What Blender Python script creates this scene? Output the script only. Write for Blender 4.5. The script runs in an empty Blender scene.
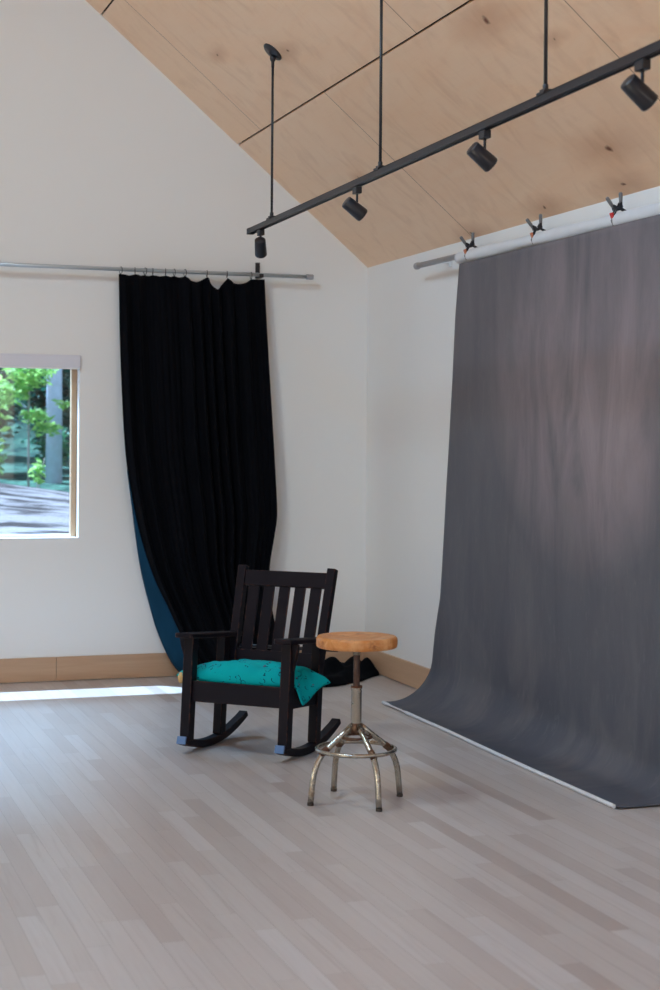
import bpy, bmesh, math, random
from math import pi, sin, cos, radians, atan, atan2, sqrt
from mathutils import Vector, Matrix, noise

SC = bpy.context.scene
COL = SC.collection
V = Vector

# ------------------------------------------------------------------ helpers
def lin(r, g, b, a=1.0):
    def f(c):
        c /= 255.0
        return c / 12.92 if c <= 0.04045 else ((c + 0.055) / 1.055) ** 2.4
    return (f(r), f(g), f(b), a)

class NT:
    """small wrapper to write node trees"""
    def __init__(self, name):
        self.m = bpy.data.materials.new(name)
        self.m.use_nodes = True
        self.t = self.m.node_tree
        self.t.nodes.clear()
        self.out = self.n('ShaderNodeOutputMaterial')
    def n(self, kind, props=None, **ins):
        nd = self.t.nodes.new(kind)
        for k, v in (props or {}).items():
            setattr(nd, k, v)
        for k, v in ins.items():
            key = int(k[1:]) if k[0] == 'i' and k[1:].isdigit() else k.replace('_', ' ')
            self.put(nd.inputs[key], v)
        return nd
    def put(self, sock, v):
        if isinstance(v, bpy.types.NodeSocket):
            self.t.links.new(v, sock)
        elif isinstance(v, bpy.types.Node):
            self.t.links.new(v.outputs[0], sock)
        else:
            sock.default_value = v
    def math(self, op, a, b=0.0, c=0.0, clamp=False):
        nd = self.n('ShaderNodeMath', {'operation': op, 'use_clamp': clamp}, i0=a, i1=b, i2=c)
        return nd.outputs[0]
    def ramp(self, fac, stops, interp='LINEAR'):
        nd = self.n('ShaderNodeValToRGB')
        cr = nd.color_ramp
        cr.interpolation = interp
        while len(cr.elements) < len(stops):
            cr.elements.new(0.5)
        for e, (p, c) in zip(cr.elements, stops):
            e.position = p
            e.color = c if len(c) == 4 else (*c, 1)
        self.put(nd.inputs[0], fac)
        return nd.outputs[0]
    def mix(self, fac, a, b, mode='MIX'):
        nd = self.n('ShaderNodeMix', {'data_type': 'RGBA', 'blend_type': mode})
        self.put(nd.inputs[0], fac); self.put(nd.inputs[6], a); self.put(nd.inputs[7], b)
        return nd.outputs[2]
    def obj(self):
        return self.n('ShaderNodeTexCoord').outputs['Object']
    def mapping(self, vec, scale=(1, 1, 1), rot=(0, 0, 0), loc=(0, 0, 0)):
        nd = self.n('ShaderNodeMapping')
        self.put(nd.inputs['Vector'], vec)
        nd.inputs['Scale'].default_value = scale
        nd.inputs['Rotation'].default_value = rot
        nd.inputs['Location'].default_value = loc
        return nd.outputs[0]
    def noise(self, vec, scale=5, detail=4, rough=0.5, dist=0.0):
        nd = self.n('ShaderNodeTexNoise', Scale=scale, Detail=detail, Roughness=rough, Distortion=dist)
        self.put(nd.inputs['Vector'], vec)
        return nd.outputs['Fac']
    def bump(self, h, strength=0.2, dist=0.01):
        nd = self.n('ShaderNodeBump', Strength=strength, Distance=dist)
        self.put(nd.inputs['Height'], h)
        return nd.outputs[0]
    def bsdf(self, color, rough=0.5, metal=0.0, spec=0.5, normal=None, **kw):
        nd = self.n('ShaderNodeBsdfPrincipled')
        self.put(nd.inputs['Base Color'], color)
        self.put(nd.inputs['Roughness'], rough)
        self.put(nd.inputs['Metallic'], metal)
        self.put(nd.inputs['Specular IOR Level'], spec)
        if normal is not None:
            self.put(nd.inputs['Normal'], normal)
        for k, v in kw.items():
            self.put(nd.inputs[k.replace('_', ' ')], v)
        self.t.links.new(nd.outputs[0], self.out.inputs[0])
        return nd

def plain(name, color, rough=0.5, metal=0.0, spec=0.5, var=0.06, scale=30, bump=0.0):
    m = NT(name)
    co = m.obj()
    f = m.noise(co, scale, 4)
    c = m.mix(f, tuple(x * (1 - var) for x in color[:3]) + (1,), tuple(min(1, x * (1 + var)) for x in color[:3]) + (1,))
    m.bsdf(c, rough, metal, spec, m.bump(f, bump, 0.003) if bump else None)
    return m.m

# ---- mesh helpers -------------------------------------------------
def ngon_box(bm, c, s, rot=None, mi=0):
    """box centred at c with full size s"""
    mat = Matrix.Translation(V(c)) @ (rot.to_4x4() if rot is not None else Matrix.Identity(4)) @ Matrix.Diagonal((*s, 1))
    r = bmesh.ops.create_cube(bm, size=1.0, matrix=mat)
    fs = {f for v in r['verts'] for f in v.link_faces}
    for f in fs:
        f.material_index = mi
    return r['verts']

def box2(bm, lo, hi, mi=0):
    lo, hi = V(lo), V(hi)
    return ngon_box(bm, (lo + hi) / 2, hi - lo, None, mi)

def bar(bm, p, q, wv, sx, sy, mi=0):
    """rectangular bar from p to q; wv is the direction of the sx side"""
    p, q, wv = V(p), V(q), V(wv).normalized()
    z = (q - p).normalized()
    x = (wv - z * wv.dot(z)).normalized()
    y = z.cross(x)
    vs = []
    for e in (p, q):
        for a, b in ((-1, -1), (1, -1), (1, 1), (-1, 1)):
            vs.append(bm.verts.new(e + x * a * sx / 2 + y * b * sy / 2))
    fs = [(3, 2, 1, 0), (4, 5, 6, 7), (0, 1, 5, 4), (1, 2, 6, 5), (2, 3, 7, 6), (3, 0, 4, 7)]
    for f in fs:
        bm.faces.new([vs[i] for i in f]).material_index = mi
    return vs

def prism(bm, poly, axis_o, ax, ay, az, depth, mi=0):
    """polygon (a,b) in plane ax,ay through axis_o, extruded +-depth/2 along az"""
    ax, ay, az, o = V(ax), V(ay), V(az), V(axis_o)
    A = [bm.verts.new(o + ax * a + ay * b - az * depth / 2) for a, b in poly]
    B = [bm.verts.new(o + ax * a + ay * b + az * depth / 2) for a, b in poly]
    n = len(poly)
    bm.faces.new(A[::-1]).material_index = mi
    bm.faces.new(B).material_index = mi
    for i in range(n):
        bm.faces.new((A[i], A[(i + 1) % n], B[(i + 1) % n], B[i])).material_index = mi

def tube(bm, pts, r, seg=12, closed=False, caps=True, mi=0):
    pts = [V(p) for p in pts]
    n = len(pts)
    rs = r if isinstance(r, (list, tuple)) else [r] * n
    rings = []
    prev = None
    for i, p in enumerate(pts):
        if closed:
            t = (pts[(i + 1) % n] - pts[i - 1]).normalized()
        else:
            t = (pts[min(i + 1, n - 1)] - pts[max(i - 1, 0)]).normalized()
        if prev is None:
            a = V((0, 0, 1)) if abs(t.z) < 0.9 else V((1, 0, 0))
            x = (a - t * a.dot(t)).normalized()
        else:
            x = (prev - t * prev.dot(t)).normalized()
        prev = x
        y = t.cross(x)
        rings.append([bm.verts.new(p + (x * cos(2 * pi * k / seg) + y * sin(2 * pi * k / seg)) * rs[i]) for k in range(seg)])
    m = n if closed else n - 1
    for i in range(m):
        a, b = rings[i], rings[(i + 1) % n]
        for k in range(seg):
            f = bm.faces.new((a[k], a[(k + 1) % seg], b[(k + 1) % seg], b[k]))
            f.smooth = True; f.material_index = mi
    if caps and not closed:
        bm.faces.new(rings[0][::-1]).material_index = mi
        bm.faces.new(rings[-1]).material_index = mi

def lathe(bm, prof, o=(0, 0, 0), axis=(0, 0, 1), seg=32, mi=0, smooth=True):
    """prof: (radius, height) list along axis from o"""
    o, z = V(o), V(axis).normalized()
    a = V((0, 0, 1)) if abs(z.z) < 0.9 else V((1, 0, 0))
    x = (a - z * a.dot(z)).normalized(); y = z.cross(x)
    rings = []
    for r, h in prof:
        if r < 1e-6:
            rings.append([bm.verts.new(o + z * h)])
        else:
            rings.append([bm.verts.new(o + z * h + (x * cos(2 * pi * k / seg) + y * sin(2 * pi * k / seg)) * r) for k in range(seg)])
    for A, B in zip(rings, rings[1:]):
        for k in range(seg):
            k2 = (k + 1) % seg
            if len(A) == 1 and len(B) == 1: continue
            if len(A) == 1: f = bm.faces.new((A[0], B[k2], B[k]))
            elif len(B) == 1: f = bm.faces.new((A[k], A[k2], B[0]))
            else: f = bm.faces.new((A[k], A[k2], B[k2], B[k]))
            f.smooth = smooth; f.material_index = mi

def bez(p0, p1, p2, p3, n=10):
    p0, p1, p2, p3 = map(V, (p0, p1, p2, p3))
    return [p0 * (1 - t) ** 3 + p1 * 3 * t * (1 - t) ** 2 + p2 * 3 * t * t * (1 - t) + p3 * t ** 3 for t in [i / n for i in range(n + 1)]]

def obj(name, bm, mats, parent=None, bevel=0.0, seg=2, sub=0, solid=0.0, wn=False):
    bmesh.ops.recalc_face_normals(bm, faces=bm.faces[:])
    me = bpy.data.meshes.new(name)
    bm.to_mesh(me); bm.free()
    for m in (mats if isinstance(mats, (list, tuple)) else [mats]):
        me.materials.append(m)
    o = bpy.data.objects.new(name, me)
    COL.objects.link(o)
    if parent is not None:
        o.parent = parent
    if solid:
        md = o.modifiers.new('thick', 'SOLIDIFY'); md.thickness = solid; md.offset = 0
    if bevel:
        md = o.modifiers.new('bevel', 'BEVEL'); md.width = bevel; md.segments = seg; md.limit_method = 'ANGLE'; md.angle_limit = radians(40)
    if sub:
        md = o.modifiers.new('sub', 'SUBSURF'); md.levels = sub; md.render_levels = sub
    return o

def thing(name, label, cat, loc=(0, 0, 0), rz=0.0, group=None):
    o = bpy.data.objects.new(name, None)
    o.empty_display_size = 0.1
    COL.objects.link(o)
    o.location = loc; o.rotation_euler = (0, 0, rz)
    o['label'] = label; o['category'] = cat; o['kind'] = 'thing'
    if group: o['group'] = group
    return o

def tag(o, label, cat, group=None, kind='thing'):
    o['label'] = label; o['category'] = cat; o['kind'] = kind
    if group: o['group'] = group
    return o

def struct(o, label=None, cat=None):
    o['kind'] = 'structure'
    if label: o['label'] = label
    if cat: o['category'] = cat
    return o

def smooth_step(a, b, x):
    t = max(0.0, min(1.0, (x - a) / (b - a)))
    return t * t * (3 - 2 * t)

def interp(tab, x):
    """piecewise-linear table of (x, y, ...) sorted by x"""
    if x <= tab[0][0]: return tab[0][1:]
    for a, b in zip(tab, tab[1:]):
        if x <= b[0]:
            t = (x - a[0]) / (b[0] - a[0])
            return tuple(p + (q - p) * t for p, q in zip(a[1:], b[1:]))
    return tab[-1][1:]

def sinterp(tab, x):
    """smooth (Hermite) interpolation of an (x, y) table"""
    if x <= tab[0][0]: return (tab[0][1],)
    if x >= tab[-1][0]: return (tab[-1][1],)
    for i in range(len(tab) - 1):
        if x <= tab[i + 1][0]:
            (x0, y0), (x1, y1) = tab[i], tab[i + 1]
            h = x1 - x0; t = (x - x0) / h
            m0 = (y1 - tab[i - 1][1]) / (x1 - tab[i - 1][0]) if i > 0 else (y1 - y0) / h
            m1 = (tab[i + 2][1] - y0) / (tab[i + 2][0] - x0) if i + 2 < len(tab) else (y1 - y0) / h
            return ((2 * t**3 - 3 * t**2 + 1) * y0 + (t**3 - 2 * t**2 + t) * h * m0 + (-2 * t**3 + 3 * t**2) * y1 + (t**3 - t**2) * h * m1,)

# ------------------------------------------------------------------ camera
F = 1630.0
cam_d = bpy.data.cameras.new('camera')
cam = bpy.data.objects.new('camera', cam_d)
COL.objects.link(cam)
CAM = V((-3.698, -10.027, 1.5))
yaw = -atan(560 / F); roll = atan(0.0073)
R = Matrix.Rotation(yaw, 3, 'Z') @ Matrix.Rotation(pi / 2, 3, 'X') @ Matrix.Rotation(roll, 3, 'Z')
cam.matrix_world = Matrix.Translation(CAM) @ R.to_4x4()
cam_d.sensor_fit = 'VERTICAL'
cam_d.sensor_height = 36.0
cam_d.lens = 36.0 * F / 990.0
cam_d.shift_y = -(495 - 439.2) / 990.0
cam_d.shift_x = 0.0
cam_d.dof.use_dof = True
cam_d.dof.focus_distance = 7.8
cam_d.dof.aperture_fstop = 3.4
SC.camera = cam

# ------------------------------------------------------------------ materials
def mat_wall():
    m = NT('painted_wall')
    co = m.obj()
    n1 = m.noise(co, 1.2, 3); n2 = m.noise(co, 160, 3)
    c = m.mix(n1, (0.815, 0.81, 0.80, 1), (0.84, 0.835, 0.825, 1))
    m.bsdf(c, 0.6, 0, 0.3, m.bump(n2, 0.06, 0.002))
    return m.m

def mat_floor():
    m = NT('white_oiled_oak_floor')
    co = m.obj()
    sp = m.n('ShaderNodeSeparateXYZ', i0=co)
    W, L = 0.074, 0.92
    xr = m.math('DIVIDE', sp.outputs[0], W)
    row = m.math('FLOOR', xr)
    fx = m.math('FRACT', xr)
    h = m.n('ShaderNodeTexWhiteNoise', {'noise_dimensions': '1D'}, W=row)
    ly = m.math('ADD', m.math('DIVIDE', sp.outputs[1], L), m.math('MULTIPLY', h.outputs[0], 17.3))
    # boards of unequal length: warp the running coordinate
    ly = m.math('ADD', ly, m.math('MULTIPLY', m.math('SINE', m.math('MULTIPLY', ly, 2.1)), 0.28))
    sg = m.math('FLOOR', ly); fy = m.math('FRACT', ly)
    cv = m.n('ShaderNodeCombineXYZ', i0=row, i1=sg)
    bid = m.n('ShaderNodeTexWhiteNoise', {'noise_dimensions': '2D'}, Vector=cv.outputs[0])
    tone = m.ramp(bid.outputs[0], [(0.0, lin(173, 158, 151)), (0.06, lin(183, 170, 164)), (0.35, lin(190, 179, 173)),
                                   (0.65, lin(193, 183, 178)), (0.9, lin(195, 186, 182)), (1.0, lin(198, 190, 187))])
    # long grain, different in every board
    off = m.n('ShaderNodeVectorMath', {'operation': 'MULTIPLY_ADD'}, i0=bid.outputs[1], i1=(9, 9, 9), i2=co)
    g = m.noise(m.mapping(off.outputs[0], (55, 2.2, 1)), 1.0, 6, 0.65, 0.6)
    g2 = m.noise(m.mapping(off.outputs[0], (14, 1.1, 1)), 1.0, 4, 0.6, 1.2)
    c = m.mix(m.math('MULTIPLY', m.math('SUBTRACT', g, 0.42, clamp=True), 1.5, clamp=True), tone, lin(170, 155, 148), 'MIX')
    c = m.mix(0.55, tone, c)
    c = m.mix(m.math('MULTIPLY', m.math('SUBTRACT', g2, 0.5, clamp=True), 0.6, clamp=True), c, lin(208, 199, 194))
    g3 = m.noise(m.mapping(off.outputs[0], (22, 0.8, 1), (0, 0, 0), (3, 5, 0)), 1.0, 5, 0.7, 1.6)
    c = m.mix(m.math('MULTIPLY', m.math('SUBTRACT', g3, 0.54, clamp=True), 2.2, clamp=True), c, lin(156, 138, 130))
    # fine joints
    ex = m.math('MINIMUM', fx, m.math('SUBTRACT', 1.0, fx))
    ey = m.math('MULTIPLY', m.math('MINIMUM', fy, m.math('SUBTRACT', 1.0, fy)), L / W)
    e = m.math('MINIMUM', ex, ey)
    j = m.math('LESS_THAN', e, 0.011)
    c = m.mix(m.math('MULTIPLY', j, 0.45), c, lin(110, 92, 82))
    hgt = m.math('SUBTRACT', m.math('MULTIPLY', g, 0.25), m.math('MULTIPLY', j, 0.8))
    rough = m.math('ADD', 0.27, m.math('MULTIPLY', g2, 0.16))
    m.bsdf(c, rough, 0, 0.5, m.bump(hgt, 0.12, 0.002))
    return m.m

SLOPE = 0.84184
EAVE = 2.626
SEC = sqrt(1 + SLOPE * SLOPE)

def mat_ply():
    m = NT('birch_plywood')
    co = m.obj()      # x: up the slope, y: along the wall (mesh laid out flat in its own space)
    sp = m.n('ShaderNodeSeparateXYZ', i0=co)
    xs = m.math('DIVIDE', sp.outputs[0], 0.887 * SEC)
    row = m.math('FLOOR', xs)
    # joints at -1.70 (first strip), -0.52 (second strip), every 2.33 m
    par = m.math('MODULO', m.math('ABSOLUTE', row), 2.0)
    offy = m.math('ADD', 1.70, m.math('MULTIPLY', par, -1.18))
    yy = m.math('DIVIDE', m.math('ADD', sp.outputs[1], offy), 2.52)
    sg = m.math('FLOOR', yy); fy = m.math('FRACT', yy)
    cv = m.n('ShaderNodeCombineXYZ', i0=row, i1=sg, i2=0.0)
    pid = m.n('ShaderNodeTexWhiteNoise', {'noise_dimensions': '2D'}, Vector=cv.outputs[0])
    off = m.n('ShaderNodeVectorMath', {'operation': 'MULTIPLY_ADD'}, i0=pid.outputs[1], i1=(7, 7, 7), i2=co)
    base = m.ramp(pid.outputs[0], [(0, lin(241, 196, 156)), (0.5, lin(245, 204, 166)), (1, lin(247, 212, 178))])
    # broad rotary-cut figure running along the panel, with soft mottling
    fig = m.noise(m.mapping(off.outputs[0], (3.2, 0.9, 1), (0, 0, 0.5)), 1.3, 4, 0.55, 1.8)
    c = m.mix(m.math('MULTIPLY', m.math('SUBTRACT', fig, 0.38, clamp=True), 1.9, clamp=True), lin(248, 216, 184), base)
    fig2 = m.noise(m.mapping(off.outputs[0], (1.2, 2.6, 1), (0, 0, 0.35)), 1.7, 4, 0.55, 2.4)
    c = m.mix(m.math('MULTIPLY', m.math('SUBTRACT', fig2, 0.50, clamp=True), 1.3, clamp=True), c, lin(212, 168, 130))
    fine = m.noise(m.mapping(off.outputs[0], (90, 5, 1)), 1.0, 4, 0.6, 0.3)
    c = m.mix(m.math('MULTIPLY', m.math('SUBTRACT', fine, 0.5, clamp=True), 0.22), c, lin(198, 158, 122))
    # pin knots with a smoky halo drawn out along the veneer
    wob = m.n('ShaderNodeTexNoise', Scale=9.0, Detail=3.0)
    m.put(wob.inputs['Vector'], co)
    wv = m.n('ShaderNodeVectorMath', {'operation': 'MULTIPLY_ADD'}, i0=wob.outputs['Color'], i1=(0.09, 0.09, 0.0), i2=co)
    for kx, ky, kr in ((1.055, -3.62, 1.0), (0.267, -3.60, 1.0), (0.844, -3.936, 0.35), (0.03, -1.74, 0.7), (0.06, -2.66, 0.7), (0.06, -3.47, 0.8), (1.45, -1.75, 0.5), (1.68, -0.95, 0.5), (0.62, -1.10, 0.35), (1.75, -2.9, 0.6), (0.55, -5.1, 0.8)):
        for stretch, r, amt, col in ((0.36, 0.15, 0.55, lin(196, 142, 100)), (0.8, 0.022, 0.9, lin(112, 66, 40))):
            q = m.mapping(wv.outputs[0], (1.0 / (r * kr), stretch / (r * kr), 0), (0, 0, 0), (-(kx + 0.045) / (r * kr), -(ky + 0.045) * stretch / (r * kr), 0))
            ln = m.n('ShaderNodeVectorMath', {'operation': 'LENGTH'}, i0=q)
            f = m.math('SUBTRACT', 1.0, ln.outputs['Value'], clamp=True)
            c = m.mix(m.math('MULTIPLY', f, amt * (1.6 if r < 0.1 else 1.0), clamp=True), c, col)
    # tight butt joints
    ey = m.math('MULTIPLY', m.math('MINIMUM', fy, m.math('SUBTRACT', 1.0, fy)), 2.52)
    j = m.math('LESS_THAN', ey, 0.0035)
    c = m.mix(m.math('MULTIPLY', j, 0.75), c, lin(120, 84, 58))
    m.bsdf(c, 0.42, 0, 0.35, m.bump(fine, 0.05, 0.002))
    return m.m

def mat_wood(name, c0, c1, c2, rough=0.45, scale=(2, 40, 40), spec=0.4):
    m = NT(name)
    co = m.obj()
    a = m.noise(m.mapping(co, scale), 1.0, 6, 0.6, 1.0)
    b = m.noise(m.mapping(co, tuple(s * 0.25 for s in scale)), 1.0, 3, 0.5, 0.8)
    c = m.mix(a, c0, c1)
    c = m.mix(m.math('MULTIPLY', m.math('SUBTRACT', b, 0.45, clamp=True), 1.6, clamp=True), c, c2)
    m.bsdf(c, rough, 0, spec, m.bump(a, 0.08, 0.002))
    return m.m

def mat_chair():
    m = NT('dark_stained_oak')
    co = m.obj()
    g = m.noise(m.mapping(co, (28, 28, 5)), 2.0, 6, 0.65, 0.6)
    c = m.mix(g, lin(12, 9, 17), lin(22, 17, 28))
    bv = m.n('ShaderNodeBevel', Radius=0.008)
    bv.samples = 6
    ge = m.n('ShaderNodeNewGeometry')
    dt = m.n('ShaderNodeVectorMath', {'operation': 'DOT_PRODUCT'}, i0=bv.outputs[0], i1=ge.outputs['Normal'])
    wear = m.math('MULTIPLY', m.math('SUBTRACT', 1.0, dt.outputs['Value']), 9.0, clamp=True)
    wn = m.math('SUBTRACT', m.noise(co, 26, 4, 0.7), 0.46, clamp=True)
    wear = m.math('MULTIPLY', wear, m.math('MULTIPLY', wn, 6.0, clamp=True), clamp=True)
    c = m.mix(wear, c, lin(112, 70, 52))
    rough = m.math('ADD', 0.30, m.math('MULTIPLY', g, 0.2))
    m.bsdf(c, m.math('ADD', rough, 0.08), 0, 0.16, m.bump(g, 0.10, 0.002))
    return m.m

def mat_cushion():
    m = NT('teal_print_cotton')
    co = m.obj()
    n = m.noise(co, 9, 4, 0.55)
    c = m.mix(n, lin(0, 146, 152), lin(0, 178, 182))
    wob = m.n('ShaderNodeTexNoise', Scale=22.0, Detail=2.0)
    m.put(wob.inputs['Vector'], co)
    wv = m.n('ShaderNodeVectorMath', {'operation': 'MULTIPLY_ADD'}, i0=wob.outputs['Color'], i1=(0.035, 0.035, 0.035), i2=co)
    v1 = m.n('ShaderNodeTexVoronoi', {'feature': 'F1'}, Scale=27.0); m.put(v1.inputs['Vector'], wv.outputs[0])
    ring = m.math('LESS_THAN', m.math('ABSOLUTE', m.math('SUBTRACT', v1.outputs['Distance'], 0.34)), 0.045)
    gate = m.math('GREATER_THAN', m.noise(co, 34, 2), 0.54)
    c = m.mix(m.math('MULTIPLY', m.math('MULTIPLY', ring, gate), 0.95), c, lin(6, 44, 66))
    v2 = m.n('ShaderNodeTexVoronoi', {'feature': 'F1'}, Scale=30.0); m.put(v2.inputs['Vector'], m.mapping(wv.outputs[0], (1, 1, 1), (0, 0, 0), (3.3, 1.7, 0.4)))
    g2 = m.math('GREATER_THAN', m.n('ShaderNodeSeparateColor', i0=v2.outputs['Color']).outputs[0], 0.66)
    dot = m.math('MULTIPLY', m.math('LESS_THAN', v2.outputs['Distance'], 0.17), g2)
    c = m.mix(m.math('MULTIPLY', dot, 0.8), c, lin(92, 84, 108))
    weave = m.noise(co, 320, 2)
    m.bsdf(c, 0.8, 0, 0.12, m.bump(weave, 0.12, 0.002))
    return m.m

def mat_curtain(name, c0, c1, sheen, tint):
    m = NT(name)
    co = m.obj()
    n = m.noise(m.mapping(co, (12, 12, 3)), 1.0, 4)
    w = m.noise(co, 400, 2)
    m.bsdf(m.mix(n, c0, c1), 0.95, 0, 0.06, m.bump(w, 0.08, 0.002), Sheen_Weight=sheen, Sheen_Roughness=0.4, Sheen_Tint=tint)
    return m.m

def mat_canvas():
    m = NT('hand_painted_canvas')
    co = m.obj()
    sp = m.n('ShaderNodeSeparateXYZ', i0=co)
    st = m.noise(m.mapping(co, (1, 3.6, 0.8)), 1.2, 6, 0.62, 0.55)
    big = m.noise(m.mapping(co, (1, 1.3, 0.55)), 1.0, 3, 0.5, 0.4)
    fine = m.noise(m.mapping(co, (1, 15, 2.4)), 1.0, 6, 0.7, 0.7)
    c = m.mix(m.ramp(st, [(0.30, (0, 0, 0)), (0.72, (1, 1, 1))]), lin(84, 84, 91), lin(104, 102, 107))
    c = m.mix(m.ramp(big, [(0.35, (0, 0, 0)), (0.7, (1, 1, 1))]), c, m.mix(0.5, c, lin(96, 97, 104)))
    # warm pinkish centre of the painted field, brushed on in vertical strokes
    dy = m.math('DIVIDE', m.math('ADD', sp.outputs[1], 0.35), 1.0)
    dz = m.math('DIVIDE', m.math('SUBTRACT', sp.outputs[2], 1.85), 0.95)
    rr = m.math('ADD', m.math('MULTIPLY', dy, dy), m.math('MULTIPLY', dz, dz))
    blob = m.math('SUBTRACT', 1.15, rr, clamp=True)
    blob = m.math('MULTIPLY', blob, m.math('MULTIPLY', m.math('SUBTRACT', m.math('ADD', st, m.math('MULTIPLY', big, 0.7)), 0.55, clamp=True), 2.0, clamp=True), clamp=True)
    c = m.mix(m.math('MULTIPLY', blob, 0.95), c, lin(160, 145, 149))
    # bluish washes low on the left, and a lighter warm-grey stroke field low in the middle
    wash = m.noise(m.mapping(co, (1, 2.0, 0.9), (0, 0, 0), (0, 3.1, 0.4)), 1.6, 4, 0.6, 0.5)
    lowz = m.math('MULTIPLY', m.math('SUBTRACT', 1.25, sp.outputs[2], clamp=True), m.math('MULTIPLY', m.math('SUBTRACT', wash, 0.40, clamp=True), 4.0, clamp=True), clamp=True)
    c = m.mix(m.math('MULTIPLY', lowz, 0.8), c, lin(64, 70, 84))
    c = m.mix(m.math('MULTIPLY', m.math('SUBTRACT', wash, 0.54, clamp=True), 1.4, clamp=True), c, lin(122, 118, 118))
    c = m.mix(m.math('MULTIPLY', m.math('SUBTRACT', fine, 0.58, clamp=True), 0.5, clamp=True), c, lin(128, 123, 125))
    c = m.mix(m.math('MULTIPLY', m.math('SUBTRACT', 0.42, fine, clamp=True), 0.8, clamp=True), c, lin(70, 70, 78))
    # paler towards the top, brighter light there put into the colour; dry-brush flecks lie over all of it
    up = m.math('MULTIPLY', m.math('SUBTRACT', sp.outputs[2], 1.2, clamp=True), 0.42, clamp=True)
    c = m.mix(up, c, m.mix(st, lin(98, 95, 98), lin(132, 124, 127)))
    fk = m.noise(m.mapping(co, (1, 30, 7)), 1.0, 5, 0.75, 1.2)
    c = m.mix(m.math('MULTIPLY', m.math('SUBTRACT', fk, 0.56, clamp=True), 1.5, clamp=True), c, lin(134, 128, 130))
    c = m.mix(m.math('MULTIPLY', m.math('SUBTRACT', 0.40, fk, clamp=True), 1.6, clamp=True), c, lin(58, 58, 64))
    w = m.noise(co, 280, 3)
    m.bsdf(c, 0.72, 0, 0.3, m.bump(m.math('ADD', m.math('MULTIPLY', w, 0.4), fine), 0.06, 0.002))
    return m.m

def mat_metal(name, col, rough=0.3, rust=0.0, rustc=None, scale=40, lo=0.5):
    m = NT(name)
    co = m.obj()
    n = m.noise(co, scale, 5, 0.65)
    n2 = m.noise(co, scale * 3, 3)
    c = m.mix(n2, tuple(x * 0.85 for x in col[:3]) + (1,), col)
    if rust > 0:
        k = m.math('MULTIPLY', m.math('SUBTRACT', n, lo, clamp=True), 9.0, clamp=True)
        k = m.math('MULTIPLY', k, rust)
        c = m.mix(k, c, rustc or lin(104, 62, 36))
        met = m.math('SUBTRACT', 1.0, m.math('MULTIPLY', k, 0.9))
        ro = m.math('ADD', rough, m.math('MULTIPLY', k, 0.4))
        m.bsdf(c, ro, met, 0.5, m.bump(n2, 0.08, 0.001))
    else:
        m.bsdf(c, m.math('ADD', rough - 0.05, m.math('MULTIPLY', n, 0.1)), 1.0)
    return m.m

def mat_seat():
    m = NT('worn_orange_wood')
    co = m.obj()
    g = m.noise(m.mapping(co, (6, 70, 30), (0, 0, 0.6)), 1.0, 6, 0.6, 0.8)
    c = m.mix(g, lin(176, 104, 46), lin(212, 142, 76))
    b = m.noise(co, 11, 4, 0.6, 0.8)
    c = m.mix(m.math('MULTIPLY', m.math('SUBTRACT', b, 0.46, clamp=True), 3.2, clamp=True), c, lin(226, 176, 124))
    d = m.noise(m.mapping(co, (1, 1, 1), (0, 0, 0), (4, 2, 1)), 16, 4, 0.7)
    c = m.mix(m.math('MULTIPLY', m.math('SUBTRACT', d, 0.55, clamp=True), 5.0, clamp=True), c, lin(122, 62, 28))
    m.bsdf(c, 0.42, 0, 0.45, m.bump(g, 0.08, 0.002))
    return m.m

def mat_glass():
    m = NT('window_glass')
    tr = m.n('ShaderNodeBsdfTransparent', Color=(0.95, 0.97, 0.96, 1))
    gl = m.n('ShaderNodeBsdfGlossy', Color=(1, 1, 1, 1), Roughness=0.02)
    fr = m.n('ShaderNodeFresnel', IOR=1.45)
    ge = m.n('ShaderNodeNewGeometry')
    fac = m.math('MULTIPLY', fr.outputs[0], m.math('SUBTRACT', 1.0, ge.outputs['Backfacing']))   # reflect at the outer skin only
    mx = m.n('ShaderNodeMixShader', i0=fac, i1=tr, i2=gl)
    m.t.links.new(mx.outputs[0], m.out.inputs[0])
    return m.m

def mat_leaf(name, c0, c1):
    m = NT(name)
    ge = m.n('ShaderNodeNewGeometry')
    c = m.mix(ge.outputs['Random Per Island'], c0, c1)
    d = m.n('ShaderNodeBsdfPrincipled', Roughness=0.45)
    m.put(d.inputs['Base Color'], c)
    t = m.n('ShaderNodeBsdfTranslucent'); m.put(t.inputs['Color'], c)
    mx = m.n('ShaderNodeMixShader', i0=0.5, i1=d, i2=t)
    m.t.links.new(mx.outputs[0], m.out.inputs[0])
    return m.m

def mat_ground():
    m = NT('forest_ground')
    co = m.obj()
    a = m.noise(co, 2.2, 6, 0.65); b = m.noise(co, 34, 5, 0.7)
    c = m.mix(b, lin(96, 84, 80), lin(186, 174, 172))
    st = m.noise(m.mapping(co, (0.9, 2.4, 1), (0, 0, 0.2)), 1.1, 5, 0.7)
    c = m.mix(m.math('MULTIPLY', m.math('SUBTRACT', st, 0.47, clamp=True), 9.0, clamp=True), c, m.mix(b, lin(40, 32, 31), lin(78, 66, 64)))  # dark litter streaks that also paint in dappled tree shade
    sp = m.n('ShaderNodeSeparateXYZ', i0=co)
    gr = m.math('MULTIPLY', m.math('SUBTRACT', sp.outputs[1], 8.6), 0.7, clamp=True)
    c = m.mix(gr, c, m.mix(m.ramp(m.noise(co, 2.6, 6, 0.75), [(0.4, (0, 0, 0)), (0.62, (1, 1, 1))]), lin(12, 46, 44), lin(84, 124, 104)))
    m.bsdf(c, 0.9, 0, 0.2, m.bump(b, 0.8, 0.03))
    return m.m

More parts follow.
